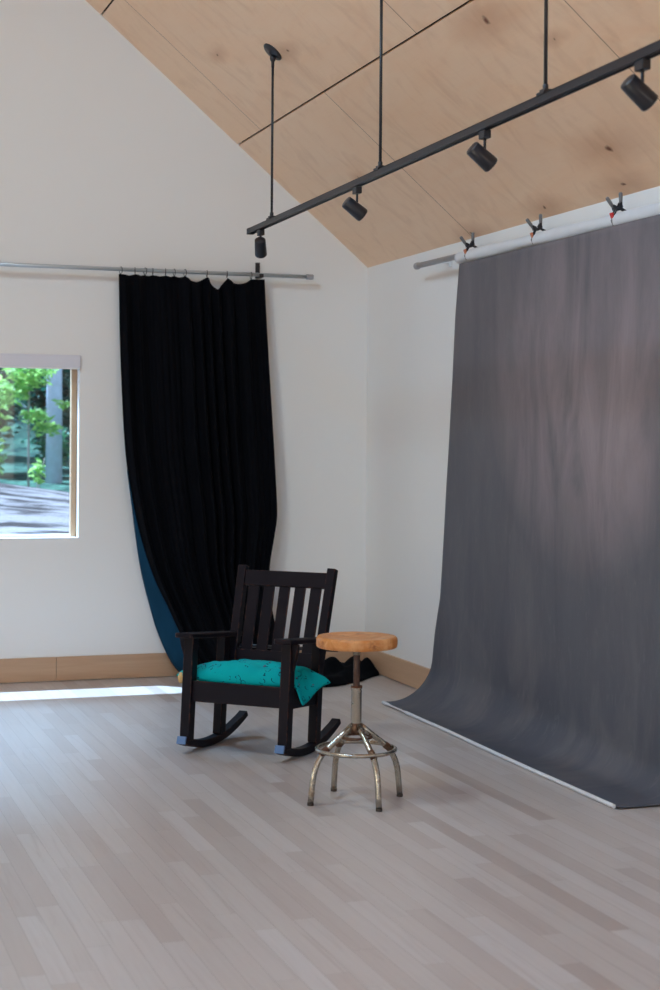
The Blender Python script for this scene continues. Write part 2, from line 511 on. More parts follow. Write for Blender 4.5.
M = {}
M['wall'] = mat_wall()
M['floor'] = mat_floor()
M['ply'] = mat_ply()
M['gap'] = plain('dark_gap', lin(24, 20, 18), 0.9)
M['baseboard'] = mat_wood('birch_baseboard', lin(188, 152, 122), lin(206, 172, 142), lin(176, 138, 108), 0.45, (2, 2, 40))
M['white'] = plain('white_trim_paint', (0.80, 0.80, 0.80, 1), 0.45, var=0.02)
M['blind'] = plain('pale_grey_blind', lin(218, 217, 226), 0.6, var=0.02)
M['sash'] = mat_wood('pine_sash', lin(176, 146, 116), lin(196, 168, 138), lin(160, 130, 100), 0.4, (30, 30, 3))
M['glass'] = mat_glass()
M['black'] = plain('black_powder_coat', lin(30, 31, 38), 0.42, 0, 0.5, 0.1)
M['black2'] = plain('black_lamp_body', lin(26, 29, 38), 0.36, 0, 0.5, 0.1)
M['lens'] = plain('lamp_glass', lin(70, 72, 78), 0.12)
M['steel'] = plain('galvanised_tube', lin(186, 194, 200), 0.3, 0.55, 0.6, 0.05, 60)
M['alu'] = plain('grey_aluminium', lin(172, 173, 178), 0.4, 0.4, 0.5, 0.05, 60)
M['curtain'] = mat_curtain('black_velvet', lin(7, 8, 12), lin(14, 15, 20), 0.01, (0.3, 0.4, 0.6, 1))
M['edge_cloth'] = mat_curtain('navy_edge', lin(16, 46, 66), lin(26, 66, 92), 0.05, (0.3, 0.5, 0.7, 1))
M['chair'] = mat_chair()
M['facet'] = plain('blue_grey_facet', lin(92, 122, 164), 0.7)
M['cushion'] = mat_cushion()
M['tassel'] = plain('straw_patch', lin(214, 178, 120), 0.8, var=0.25, scale=60)
M['seat'] = mat_seat()
M['nickel'] = mat_metal('worn_nickel', lin(176, 170, 158), 0.27, 0.55, lin(120, 88, 54), 26, 0.56)
M['rust'] = mat_metal('rusted_steel', lin(120, 96, 78), 0.42, 0.9, lin(86, 48, 30), 34, 0.42)
M['screw'] = mat_metal('brown_steel_screw', lin(96, 80, 74), 0.4, 0.7, lin(72, 46, 38), 30, 0.45)
M['rubber'] = plain('dark_rubber', lin(60, 50, 44), 0.8)
M['canvas'] = mat_canvas()
M['canvas_back'] = plain('bare_canvas', lin(212, 214, 218), 0.8, var=0.05, scale=14)
M['grip'] = plain('grey_vinyl_grip', lin(112, 113, 116), 0.5)
M['orange'] = plain('orange_plastic', lin(206, 128, 96), 0.5)
M['red'] = plain('red_plastic', lin(206, 38, 36), 0.5)
M['ground'] = mat_ground()
M['bark'] = plain('grey_bark', lin(200, 204, 226), 0.85, var=0.25, scale=9, bump=0.5)
M['bark2'] = plain('brown_bark', lin(150, 142, 138), 0.85, var=0.25, scale=9, bump=0.5)
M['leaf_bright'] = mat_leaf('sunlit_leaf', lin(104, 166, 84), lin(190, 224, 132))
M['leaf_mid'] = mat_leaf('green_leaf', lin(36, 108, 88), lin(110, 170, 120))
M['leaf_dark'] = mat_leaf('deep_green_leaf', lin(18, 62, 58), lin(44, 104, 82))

# ------------------------------------------------------------------ room shell
XL, YF = -7.2, -13.2          # left wall, front wall (behind the camera)
RX = -3.6                     # ridge
RZ = EAVE - SLOPE * RX
T = 0.14
WX0, WX1, WZ0, WZ1 = -4.10, -1.893, 0.872, 2.003   # window in the back wall

bm = bmesh.new(); box2(bm, (XL - T, YF - T, -0.12), (T, T, 0.0))
o = struct(obj('floor', bm, M['floor']))

# back wall: gable outline with a window hole
def gable(bm, y0, y1, holes):
    """wall between y0 and y1 made of vertical strips so that holes stay open"""
    xs = sorted({XL - T, RX, T} | {h for a in holes for h in (a[0], a[1])})
    def top(x): return (EAVE - SLOPE * x if x > RX else EAVE - SLOPE * (2 * RX - x)) + 0.10
    for a, b in zip(xs, xs[1:]):
        spans = [(-0.12, None)]
        for h in holes:
            if a >= h[0] - 1e-6 and b <= h[1] + 1e-6:
                spans = [(-0.12, h[2]), (h[3], None)]
        for s, e in spans:
            poly = [(a, s), (b, s), (b, e if e is not None else top(b)), (a, e if e is not None else top(a))]
            prism(bm, poly, (0, (y0 + y1) / 2, 0), (1, 0, 0), (0, 0, 1), (0, 1, 0), abs(y1 - y0))
    bmesh.ops.remove_doubles(bm, verts=bm.verts[:], dist=1e-5)

bm = bmesh.new(); gable(bm, 0, T, [(WX0, WX1, WZ0, WZ1)])
struct(obj('wall_back', bm, M['wall']))
FW = (-4.2, -0.4, 0.9, 3.0)
bm = bmesh.new(); gable(bm, YF - T, YF, [FW])
struct(obj('wall_front', bm, M['wall']))

bm = bmesh.new(); box2(bm, (0, YF - T, -0.12), (T, T, EAVE + 0.05))
struct(obj('wall_right', bm, M['wall']))
LW = [(-9.5, -6.5), (-3.4, -1.0)]
LZS = [(0.20, 2.0), (0.10, 1.35)]
bm = bmesh.new()
ys = [YF - T] + [v for a in LW for v in a] + [T]
for i in range(0, len(ys), 2):
    box2(bm, (XL - T, ys[i], -0.12), (XL, ys[i + 1], EAVE + 0.05))
for (a, b), LZ in zip(LW, LZS):
    box2(bm, (XL - T, a, -0.12), (XL, b, LZ[0])); box2(bm, (XL - T, a, LZ[1]), (XL, b, EAVE + 0.05))
struct(obj('wall_left', bm, M['wall']))

# sloped plywood ceilings, laid out flat then turned up; real open reveals between the 4 ft strips
def slope_ceiling(name, mirror):
    bm = bmesh.new()
    w = 0.887 * SEC
    total = -RX * SEC
    gap = 0.011
    x = 0.0; k = 0
    while x < total - 0.01:
        x1 = min(total, x + w)
        box2(bm, (x + (gap / 2 if k else -0.2), YF - T, 0.0), (x1 - gap / 2, T * 0.0, 0.018), 0)
        x = x1; k += 1
    box2(bm, (-0.2, YF - T, 0.030), (total + 0.16, T, 0.10), 1)
    for i in range(1, k):
        pass
    o = obj(name, bm, [M['ply'], M['gap']])
    ang = atan(SLOPE)
    if not mirror:
        o.matrix_world = Matrix.Translation((0, 0, EAVE)) @ Matrix(((-cos(ang), 0, sin(ang), 0), (0, 1, 0, 0), (sin(ang), 0, cos(ang), 0), (0, 0, 0, 1)))
    else:
        o.matrix_world = Matrix.Translation((2 * RX, 0, EAVE)) @ Matrix(((cos(ang), 0, -sin(ang), 0), (0, 1, 0, 0), (sin(ang), 0, cos(ang), 0), (0, 0, 0, 1)))
    return struct(o)
slope_ceiling('ceiling', False)
slope_ceiling('ceiling', True)

# baseboards
bm = bmesh.new()
box2(bm, (-6.9, -0.018, 0.004), (-2.027, 0, 0.149)); box2(bm, (-2.025, -0.018, 0.004), (-0.018, 0, 0.149))
struct(obj('baseboard_back', bm, M['baseboard'], bevel=0.002))
bm = bmesh.new(); box2(bm, (-0.018, YF, 0.006), (0, 0, 0.149))
struct(obj('baseboard_right', bm, M['baseboard'], bevel=0.002))
bm = bmesh.new(); box2(bm, (XL, YF, 0.004), (XL + 0.018, 0, 0.149))
struct(obj('baseboard_left', bm, M['baseboard'], bevel=0.002))

# window in the back wall
wn = bpy.data.objects.new('window_1', None); COL.objects.link(wn); wn.location = ((WX0 + WX1) / 2, 0.1, WZ0); struct(wn)
def wpart(name, bm, m, **k):
    o = obj(name, bm, m, wn, **k); o.matrix_parent_inverse = wn.matrix_world.inverted(); return struct(o)
wn_loc = V(wn.location)
def rel(bm):
    bmesh.ops.translate(bm, verts=bm.verts[:], vec=-wn_loc); return bm
fw_ = 0.034
bm = bmesh.new()
for lo, hi in (((WX0, 0.075, WZ0), (WX0 + fw_, 0.135, WZ1)), ((WX1 - fw_, 0.075, WZ0), (WX1, 0.135, WZ1)),
               ((WX0 + fw_, 0.075, WZ1 - fw_), (WX1 - fw_, 0.135, WZ1))):
    box2(bm, lo, hi)
o = struct(obj('sash_frame', rel(bm), M['sash'], wn, bevel=0.004))
bm = bmesh.new(); box2(bm, (WX0 + fw_, 0.075, WZ0), (WX1 - fw_, 0.135, WZ0 + 0.026))
struct(obj('sash_rail', rel(bm), M['white'], wn, bevel=0.004))
bm = bmesh.new(); box2(bm, (WX0 + fw_, 0.103, WZ0 + 0.026), (WX1 - fw_, 0.107, WZ1 - fw_))
struct(obj('pane', rel(bm), M['glass'], wn))
bm = bmesh.new()
box2(bm, (WX0, 0.0, WZ0 - 0.001), (WX1, 0.075, WZ0 + 0.010)); 
struct(obj('sill', rel(bm), M['white'], wn, bevel=0.002))
t = thing('roller_blind', 'rolled-up pale grey blind in its cassette across the window head', 'blind', ((WX0 + WX1) / 2, -0.02, 1.925))
bm = bmesh.new(); hw = (WX1 - WX0) / 2 + 0.004
box2(bm, (-hw, -0.006, 0.002), (hw, 0.0195, 0.082)); obj('cassette', bm, M['blind'], t, bevel=0.006)
bm = bmesh.new(); box2(bm, (-hw + 0.012, -0.004, -0.006), (hw - 0.012, 0.010, 0.004)); obj('bottom_bar', bm, M['white'], t, bevel=0.002)

# ------------------------------------------------------------------ rocking chair
CH = V((-1.5, -2.504, 0)); CA = radians(-133.27)
ch = thing('rocking_chair', 'dark stained slat-back wooden rocking chair in front of the black curtain', 'chair', CH, CA)
RK = 0.8; D0 = -0.05; RT = 0.036
def rz(d): return (d - D0) ** 2 / (2 * RK)
TILT = -0.082
for s in (-1, 1):
    # rocker: sawn from one board, curved under side
    bm = bmesh.new()
    n = 26; d0, d1 = -0.425, 0.222
    lowr, upr = [], []
    for i in range(n + 1):
        d = d0 + (d1 - d0) * i / n
        sl = (d - D0) / RK; nx, nz = -sl / sqrt(1 + sl * sl), 1 / sqrt(1 + sl * sl)
        th = RT * (0.8 + 0.2 * smooth_step(-0.425, -0.3, d))
        lowr.append((d, rz(d))); upr.append((d + nx * th, rz(d) + nz * th))
    prism(bm, lowr + upr[::-1], (0, s * 0.259, 0), (1, 0, 0), (0, 0, 1), (0, -1, 0), 0.046)
    rk = obj('rocker', bm, M['chair'], ch, bevel=0.003)
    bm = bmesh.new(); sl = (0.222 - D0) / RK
    bar(bm, (0.219, s * 0.259, rz(0.222) + 0.0185), (0.229, s * 0.259, rz(0.222) + 0.0185 + 0.010 * sl), (0, 1, 0), 0.047, 0.037)  # separate blue-grey piece on the rocker's front end
    o = obj('end_facet', bm, M['facet'], rk, bevel=0.002); o['label'] = 'pale blue-grey end facet of the rocker'
    # front post with a tenon top under the arm
    bm = bmesh.new()
    bar(bm, (0.1745, s * 0.259, 0.058), (0.134, s * 0.259, 0.546), (0, 1, 0), 0.050, 0.054)
    obj('front_post', bm, M['chair'], ch, bevel=0.003)
    # rear leg up to the arm
    bm = bmesh.new()
    bar(bm, (-0.152, s * 0.259, 0.040), (-0.194, s * 0.259, 0.515), (0, 1, 0), 0.046, 0.054)
    obj('rear_leg', bm, M['chair'], ch, bevel=0.003)
    # flat arm
    bm = bmesh.new()
    c = s * 0.262
    zt = lambda d: 0.5435 + (d - 0.134) * 0.085
    poly = [(0.212, -0.040), (0.212, 0.040), (0.203, 0.047), (0.08, 0.047), (-0.33, 0.038), (-0.345, 0.030), (-0.345, -0.030), (-0.33, -0.038), (0.08, -0.047), (0.203, -0.047)]
    A = [bm.verts.new((d, c + w, zt(d))) for d, w in poly]; B = [bm.verts.new((d, c + w, zt(d) + 0.023)) for d, w in poly]
    bm.faces.new(A[::-1]); bm.faces.new(B)
    for i in range(len(poly)):
        j = (i + 1) % len(poly); bm.faces.new((A[i], A[j], B[j], B[i]))
    obj('arm', bm, M['chair'], ch, bevel=0.005)
    # corbel bracket on the outside of the front post
    bm = bmesh.new()
    pts = [(0.0, 0.0), (0.030, 0.0), (0.027, -0.03), (0.012, -0.085), (0.0, -0.125)]
    prism(bm, [(a * s, b) for a, b in pts], (0.140, s * (0.259 + 0.0245), 0.5425), (0, 1, 0), (0.083, 0, 1), (1, 0, 0), 0.026)
    obj('corbel', bm, M['chair'], ch, bevel=0.002)
    # side seat rail
    bm = bmesh.new()
    bar(bm, (0.135, s * 0.259, 0.285), (-0.150, s * 0.259, 0.266), (0, 1, 0), 0.026, 0.092)
    obj('side_rail', bm, M['chair'], ch, bevel=0.003)
# front and back rails, seat deck
bm = bmesh.new(); bar(bm, (0.152, -0.234, 0.293), (0.152, 0.234, 0.293), (-0.08, 0, 1), 0.097, 0.028); obj('front_rail', bm, M['chair'], ch, bevel=0.003)
bm = bmesh.new(); bar(bm, (-0.175, -0.236, 0.268), (-0.175, 0.236, 0.268), (-0.08, 0, 1), 0.075, 0.026); obj('rear_rail', bm, M['chair'], ch, bevel=0.003)
bm = bmesh.new(); bar(bm, (0.138, 0, 0.318), (-0.162, 0, 0.293), (0, 1, 0), 0.47, 0.014); obj('seat_deck', bm, M['chair'], ch, bevel=0.003)
# raked back frame
BS = (-0.286 + 0.383) / (0.522 - 0.852)
def bk(z): return -0.383 + BS * (z - 0.852)
bdir = V((BS, 0, 1)).normalized()
bk_n = V((1, 0, -BS)).normalized()
for s in (-1, 1):
    bm = bmesh.new(); bar(bm, (bk(0.255), s * 0.2325 , 0.255), (bk(0.856), s * 0.248, 0.856), (0, 1, 0), 0.044, 0.040)
    obj('back_post', bm, M['chair'], ch, bevel=0.003)
bm = bmesh.new(); bar(bm, (bk(0.797), -0.226, 0.797), (bk(0.797), 0.226, 0.797), bdir, 0.078, 0.024); obj('top_rail', bm, M['chair'], ch, bevel=0.003)
bm = bmesh.new(); bar(bm, (bk(0.412), -0.220, 0.412), (bk(0.412), 0.220, 0.412), bdir, 0.075, 0.024); obj('lower_rail', bm, M['chair'], ch, bevel=0.003)
for k in range(5):
    w = -0.172 + 0.086 * k
    bm = bmesh.new(); bar(bm, (bk(0.440), w * 0.97, 0.440), (bk(0.765), w, 0.765), (0, 1, 0), 0.059, 0.010); obj('slat', bm, M['chair'], ch, bevel=0.002)
# adjusting rod that passes behind the back
bm = bmesh.new(); tube(bm, [(-0.285, -0.31, 0.462), (-0.285, 0.322, 0.470)], 0.009, 10); o = obj('adjusting_rod', bm, M['black'], ch)

# cushion: knife-edge square pillow with pointed corners, lying askew on the deck
cu = thing('cushion', 'teal printed square cushion lying on the rocking chair seat', 'cushion', CH + V((0, 0, 0.308)), CA)
def pillow():
    bm = bmesh.new()
    n = 40
    BL, FL, FR, BR = V((-0.150, -0.218, 0)), V((0.088, -0.378, 0)), V((0.094, 0.322, 0)), V((-0.105, 0.375, 0))
    def P(u, v, side):
        a = (1 - u) / 2; b = (1 - v) / 2
        base = BL * a * b + FL * (1 - a) * b + FR * (1 - a) * (1 - b) + BR * a * (1 - b)
        base.x += 0.050 * (1 - v * v) ** 1.0 * (1 + u) / 2          # front edge bulges against the rail
        base.x -= 0.012 * (1 - v * v) * (1 - u) / 2
        base.y -= 0.022 * (1 - u * u) * v * v * v                    # short sides pinch in
        e = max(0.0, (1 - u ** 2) * (1 - v ** 2))
        h = e ** 0.36
        nz = noise.noise(V((u * 2.3, v * 2.9, 3.1 + side))) * 0.012 + noise.noise(V((u * 6, v * 7, 8.7 + side))) * 0.006
        d, w = base.x, base.y
        seam = 0.036 + 0.06 * d
        z = seam + ((0.092 * h + nz * min(1, h * 1.5)) if side > 0 else -0.034 * h)
        over = smooth_step(0.276, 0.312, w)
        z -= over * 0.100 * smooth_step(-0.10, 0.085, d)
        if w < 0.276:
            lowz = 0.0815 * d + 0.012
            if abs(w) > 0.238: lowz = 0.028 + 0.066 * d
            z = max(z, lowz + (0.004 if side > 0 else 0))
        return V((d, w, z))
    top = [[bm.verts.new(P(-1 + 2 * i / n, -1 + 2 * j / n, 1)) for j in range(n + 1)] for i in range(n + 1)]
    bot = [[bm.verts.new(P(-1 + 2 * i / n, -1 + 2 * j / n, -1)) for j in range(n + 1)] for i in range(n + 1)]
    for i in range(n):
        for j in range(n):
            f = bm.faces.new((top[i][j], top[i + 1][j], top[i + 1][j + 1], top[i][j + 1])); f.smooth = True
            f = bm.faces.new((bot[i][j], bot[i][j + 1], bot[i + 1][j + 1], bot[i + 1][j])); f.smooth = True
    bmesh.ops.remove_doubles(bm, verts=bm.verts[:], dist=1e-4)
    return bm
obj('cover', pillow(), M['cushion'], cu, sub=1)
bm = bmesh.new()
# straw-coloured printed corner tab that pokes out past the left post
lathe(bm, [(0, -0.03), (0.012, -0.027), (0.019, -0.01), (0.020, 0.006), (0.012, 0.024), (0, 0.03)], (0.084, -0.338, 0.034), (0.1, 0.15, 1), 14)
obj('corner_tab', bm, M['tassel'], cu)

# ------------------------------------------------------------------ shop stool
ST = V((-1.389, -3.668, 0))
st = thing('stool', 'round wooden seat swivel stool with nickel legs and foot ring', 'stool', ST, radians(7))
bm = bmesh.new()
lathe(bm, [(0, 0.638), (0.12, 0.638), (0.162, 0.6385), (0.1675, 0.643), (0.1690, 0.652), (0.1690, 0.671), (0.1675, 0.678), (0.163, 0.6835), (0.148, 0.6845), (0.12, 0.681), (0.08, 0.677), (0.04, 0.675), (0, 0.674)], seg=64)
obj('seat', bm, M['seat'], st)
bm = bmesh.new(); lathe(bm, [(0, 0.6385), (0.060, 0.6385), (0.060, 0.634), (0.022, 0.631), (0.0155, 0.625), (0.0155, 0.606), (0.0, 0.606)], seg=28); obj('seat_flange', bm, M['nickel'], st)
bm = bmesh.new()
prof = []
z = 0.30
while z < 0.625:
    prof += [(0.0128, z), (0.0140, z + 0.003)]; z += 0.006
lathe(bm, [(0, 0.30)] + prof + [(0, 0.632)], seg=20); obj('screw', bm, M['screw'], st)
bm = bmesh.new(); lathe(bm, [(0.0145, 0.474), (0.0235, 0.474), (0.0240, 0.470), (0.0220, 0.462), (0.0220, 0.312), (0.020, 0.302), (0.0, 0.302)], seg=28); obj('column', bm, M['nickel'], st)
bm = bmesh.new(); lathe(bm, [(0.0222, 0.324), (0.0270, 0.316), (0.0285, 0.298), (0.024, 0.284), (0.0, 0.282)], seg=28); obj('hub', bm, M['rust'], st)
bm = bmesh.new(); lathe(bm, [(0.0235, 0.4795), (0.0245, 0.474), (0.0235, 0.468)], seg=28); 
lathe(bm, [(0.0135, 0.4795), (0.0235, 0.4795)], seg=28); obj('collar', bm, M['rust'], st)
for k in range(4):
    a = radians(-90 + 90 * k)
    e = V((cos(a), sin(a), 0))
    def L(r, z): return e * r + V((0, 0, z))
    bm = bmesh.new()
    pts = [L(0.018, 0.314), L(0.06, 0.281), L(0.11, 0.243)] + bez(L(0.138, 0.221), L(0.172, 0.194), L(0.192, 0.15), L(0.199, 0.09), 10) + [L(0.203, 0.05), L(0.207, 0.012)]
    # upper straight run is rustier than the plated foot
    tube(bm, pts, 0.0125, 16)
    lg = obj('leg', bm, M['nickel'], st)
    bm = bmesh.new(); lathe(bm, [(0, 0.0), (0.0130, 0.0), (0.0135, 0.003), (0.0132, 0.010), (0.0125, 0.012)], L(0.2075, 0), seg=18); obj('foot_cap', bm, M['rubber'], lg)
    bm = bmesh.new(); lathe(bm, [(0.0128, -0.022), (0.0150, -0.014), (0.0152, 0.010), (0.0128, 0.022)], L(0.148, 0.214), L(0.8, -0.62), 16); obj('weld', bm, M['rust'], lg)
bm = bmesh.new()
tube(bm, [(0.162 * cos(2 * pi * i / 64), 0.162 * sin(2 * pi * i / 64), 0.216) for i in range(64)], 0.0088, 14, closed=True)
obj('foot_ring', bm, M['nickel'], st)
bm = bmesh.new()
for k in range(4):
    a0 = radians(-90 + 90 * k + 6); a1 = radians(0 + 90 * k - 6)
tube(bm, [(0.062 * cos(2 * pi * i / 32), 0.062 * sin(2 * pi * i / 32), 0.266) for i in range(32)], 0.006, 10, closed=True)
obj('brace_ring', bm, M['rust'], st)

# ------------------------------------------------------------------ curtain rod, rings, curtain
RODY, RODZ = -0.08, 2.541
rd = thing('curtain_rod', 'long galvanised tube curtain rod along the back wall', 'curtain rod', (-0.45, RODY, RODZ))
bm = bmesh.new(); tube(bm, [(-3.1, 0, 0), (0, 0, 0)], 0.0125, 16); obj('tube', bm, M['steel'], rd)
bm = bmesh.new(); lathe(bm, [(0, 0), (0.0165, 0), (0.0175, 0.003), (0.0175, 0.042), (0.0165, 0.046), (0, 0.046)], (0, 0, 0), (1, 0, 0), 20); obj('end_cap', bm, M['alu'], rd)
for x in (-0.754 + 0.45, -3.0 + 0.45):
    bm = bmesh.new()
    box2(bm, (x - 0.014, 0.068, 0.004), (x + 0.014, 0.0795, 0.085))
    box2(bm, (x - 0.014, -0.014, -0.0175), (x + 0.014, 0.0795, -0.0127)); box2(bm, (x - 0.014, 0.068, -0.0175), (x + 0.014, 0.0795, 0.01))
    box2(bm, (x - 0.014, -0.018, -0.0175), (x + 0.014, -0.0135, 0.006))
    obj('bracket', bm, M['black'], rd, bevel=0.001)

CX = [-1.655, -1.566, -1.502, -1.454, -1.373, -1.317, -1.248, -1.107, -0.976, -0.818]
ordn = ['first', 'second', 'third', 'fourth', 'fifth', 'sixth', 'seventh', 'eighth', 'ninth', 'tenth']
def ring_bm():
    bm = bmesh.new()
    tube(bm, [(0, 0.021 * cos(2 * pi * i / 24), 0.021 * sin(2 * pi * i / 24) - 0.0065) for i in range(24)], 0.0022, 8, closed=True)
    return bm
ring_me = None
for i, x in enumerate(CX):
    if ring_me is None:
        o = obj('curtain_ring', ring_bm(), M['black']); ring_me = o
    else:
        o = ring_me.copy(); COL.objects.link(o)
    o.location = (x, RODY, RODZ - 0.0); o.rotation_euler = (0, 0, radians(random.Random(i).uniform(-18, 18)))
    tag(o, 'thin black curtain ring holding the curtain top, %s from the left on the rod' % ordn[i], 'ring', 'curtain rings on the rod')

# curtain cloth
LEFT = [(0.0, -1.20), (0.05, -1.285), (0.18, -1.363), (0.432, -1.447), (0.743, -1.525), (1.115, -1.585), (1.424, -1.625), (1.856, -1.647), (2.53, -1.668)]
RIGHT = [(0.0, -0.50), (0.10, -0.60), (0.238, -0.661), (0.316, -0.685), (0.666, -0.697), (0.888, -0.666), (1.015, -0.650), (1.238, -0.662), (1.874, -0.700), (2.53, -0.733)]
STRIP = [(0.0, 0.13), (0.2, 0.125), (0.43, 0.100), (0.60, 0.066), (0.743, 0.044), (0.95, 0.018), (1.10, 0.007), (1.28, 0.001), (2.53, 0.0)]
ct = thing('curtain', 'long black velvet curtain hung on rings, bunched onto the floor', 'curtain', (-1.15, -0.09, 0))
def ctop(x):
    """top hem: held at the rings, sagging between them"""
    z = 2.512
    for a, b in zip(CX, CX[1:]):
        if a <= x <= b:
            t = (x - a) / (b - a); g = b - a
            depth = 0.004 + 0.05 * g
            if 1.18 < -a < 1.3: depth = 0.016
            if 1.0 < -a < 1.18: depth = 0.075
            if g > 0.14: depth = 0.034
            z -= depth * (1 - abs(2 * t - 1) ** (1.3 if g < 0.15 else 2.0))
    return z
def fold(u, z):
    ph = u * 9.6 + 0.55 * sin(u * 9.0 + 0.6) + 0.25 * noise.noise(V((u * 5, z * 0.55, 1.3)))
    amp = 0.024 + 0.014 * noise.noise(V((u * 7, z * 0.6, 4.4)))
    f = sin(2 * pi * ph)
    f2 = sin(2 * pi * (u * 23 + 0.4 * noise.noise(V((u * 3, z * 0.8, 9.1)))))
    return amp * f + 0.006 * f2
bm = bmesh.new()
NU, NV = 220, 90
ZB = 0.02
rows = []
for j in range(NV + 1):
    v = j / NV
    row = []
    for i in range(NU + 1):
        u = i / NU
        zz = ZB + (2.512 - ZB) * (1 - v)
        l = sinterp(LEFT, zz)[0] + sinterp(STRIP, zz)[0]; r = sinterp(RIGHT, zz)[0]
        x = l + (r - l) * u
        zt_ = ctop(sinterp(LEFT, 2.5)[0] + (sinterp(RIGHT, 2.5)[0] - sinterp(LEFT, 2.5)[0]) * u)
        z = ZB + (zt_ - ZB) * (1 - v)
        pull = smooth_step(0.75, 0.0, z)
        y = fold(u, z) * (0.55 + 0.45 * smooth_step(2.5, 2.1, z)) * (1 - 0.35 * pull) - 0.30 * pull ** 2 * (0.4 + 0.6 * u) - 0.045 * smooth_step(2.4, 1.2, z)
        row.append(bm.verts.new((x + 1.15, y, z)))
    rows.append(row)
for j in range(NV):
    for i in range(NU):
        f = bm.faces.new((rows[j][i], rows[j][i + 1], rows[j + 1][i + 1], rows[j + 1][i])); f.smooth = True
obj('cloth', bm, M['curtain'], ct, solid=0.003)
# the leading edge turns outward as a separate navy strip
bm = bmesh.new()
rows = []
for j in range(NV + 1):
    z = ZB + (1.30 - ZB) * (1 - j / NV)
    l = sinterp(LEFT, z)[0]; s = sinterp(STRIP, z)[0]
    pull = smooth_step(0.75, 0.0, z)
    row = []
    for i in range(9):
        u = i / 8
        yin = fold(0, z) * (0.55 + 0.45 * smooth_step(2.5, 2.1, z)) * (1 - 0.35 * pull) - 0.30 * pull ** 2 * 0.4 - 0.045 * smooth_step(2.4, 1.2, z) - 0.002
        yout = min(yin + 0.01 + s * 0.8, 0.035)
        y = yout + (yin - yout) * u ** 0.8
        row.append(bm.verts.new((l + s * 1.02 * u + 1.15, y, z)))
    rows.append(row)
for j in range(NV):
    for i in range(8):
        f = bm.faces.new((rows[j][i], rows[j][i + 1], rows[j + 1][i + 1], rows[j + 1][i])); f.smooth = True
o = obj('turned_edge', bm, M['edge_cloth'], ct, solid=0.003); o['label'] = 'navy blue strip along the turned curtain edge'
# train of cloth heaped along the floor to the corner
bm = bmesh.new()
spine = [(0.0, -1.02, -0.30, 0.16, 0.16), (0.25, -0.72, -0.42, 0.24, 0.15), (0.45, -0.50, -0.45, 0.26, 0.125), (0.62, -0.34, -0.37, 0.22, 0.125), (0.72, -0.235, -0.31, 0.17, 0.088), (0.86, -0.12, -0.235, 0.13, 0.105), (0.95, -0.06, -0.185, 0.10, 0.08), (1.0, -0.03, -0.16, 0.07, 0.02)]
rows = []
n1, n2 = 70, 36
for i in range(n1 + 1):
    s = i / n1
    x, y, hw, ht = interp(spine, s)
    x2, y2, _, _ = interp(spine, min(1, s + 0.02)); x1, y1, _, _ = interp(spine, max(0, s - 0.02))
    tx, ty = x2 - x1, y2 - y1; q = sqrt(tx * tx + ty * ty); px, py = ty / q, -tx / q
    row = []
    for j in range(n2 + 1):
        t = -1 + 2 * j / n2
        prof = max(0, 1 - abs(t) ** 2.4) ** 0.8
        rip = 0.75 + 0.35 * noise.noise(V((x * 9, t * 2.1, 0.3))) + 0.22 * sin(t * 9 + x * 14)
        w = hw * (1 + 0.18 * noise.noise(V((x * 7, t > 0, 5.5))))
        X, Y = x + px * t * w, y + py * t * w
        X = min(X, -0.024); Y = min(Y, -0.026)
        row.append(bm.verts.new((X + 1.15, Y + 0.09, max(0.002, ht * prof * rip) + 0.002)))
    rows.append(row)
for i in range(n1):
    for j in range(n2):
        f = bm.faces.new((rows[i][j], rows[i][j + 1], rows[i + 1][j + 1], rows[i + 1][j])); f.smooth = True
obj('train', bm, M['curtain'], ct, solid=0.003)

# ------------------------------------------------------------------ painted canvas backdrop on a cross bar
def barz(y): return 2.526 + 0.0075 * (y + 1.085)
PX = -0.092
pl = thing('crossbar', 'grey aluminium tube fixed high along the right wall', 'pole', (PX, -1.085, barz(-1.085)))
bm = bmesh.new(); tube(bm, [(0, 0, 0), (0, -3.9, barz(-4.985) - barz(-1.085))], 0.0165, 16); obj('tube', bm, M['alu'], pl)
bm = bmesh.new(); lathe(bm, [(0, 0.0), (0.019, 0.0), (0.0205, 0.004), (0.0205, 0.03), (0.0165, 0.033)], (0, 0.008, 0), (0, -1, 0), 20); obj('end_cap', bm, M['alu'], pl)
for yy in (-0.30, -3.6):
    bm = bmesh.new(); box2(bm, (0.074, yy - 0.020, -0.030), (0.0915, yy + 0.020, 0.030)); box2(bm, (0.016, yy - 0.012, -0.012), (0.076, yy + 0.012, 0.012))
    obj('wall_bracket', bm, M['white'], pl, bevel=0.002)

bd = thing('canvas_backdrop', 'mottled grey hand-painted canvas hung on the right wall and swept onto the floor', 'backdrop', (-0.2, -2.9, 0))
TY0, TY1 = -1.72, -4.16
def sweep(s, rad):
    """profile of the hanging sheet: s 0 (bar) .. 1 (front edge); returns x, z"""
    zt0, xt = 2.466, -0.128
    z_b = 0.012
    run = 0.30 - 0.01 * rad
    r = rad
    hang = zt0 - (z_b + r)
    arc = r * pi / 2
    flat = 0.262 - r
    # arc leaves the plumb sheet and lies down on the floor at x = xt - r
    tot = hang + arc * 1.0 + flat
    d = s * tot
    if d < hang: return xt, zt0 - d
    d -= hang
    if d < arc:
        a = d / r
        return xt - r * (1 - cos(a)), z_b + r * (1 - sin(a))
    return xt - r - (d - arc), z_b
CEDGE = [(0.0, -1.80), (0.115, -1.745), (0.47, -1.632), (0.71, -1.56), (0.79, -1.49), (0.90, -1.425), (1.0, -1.386)]
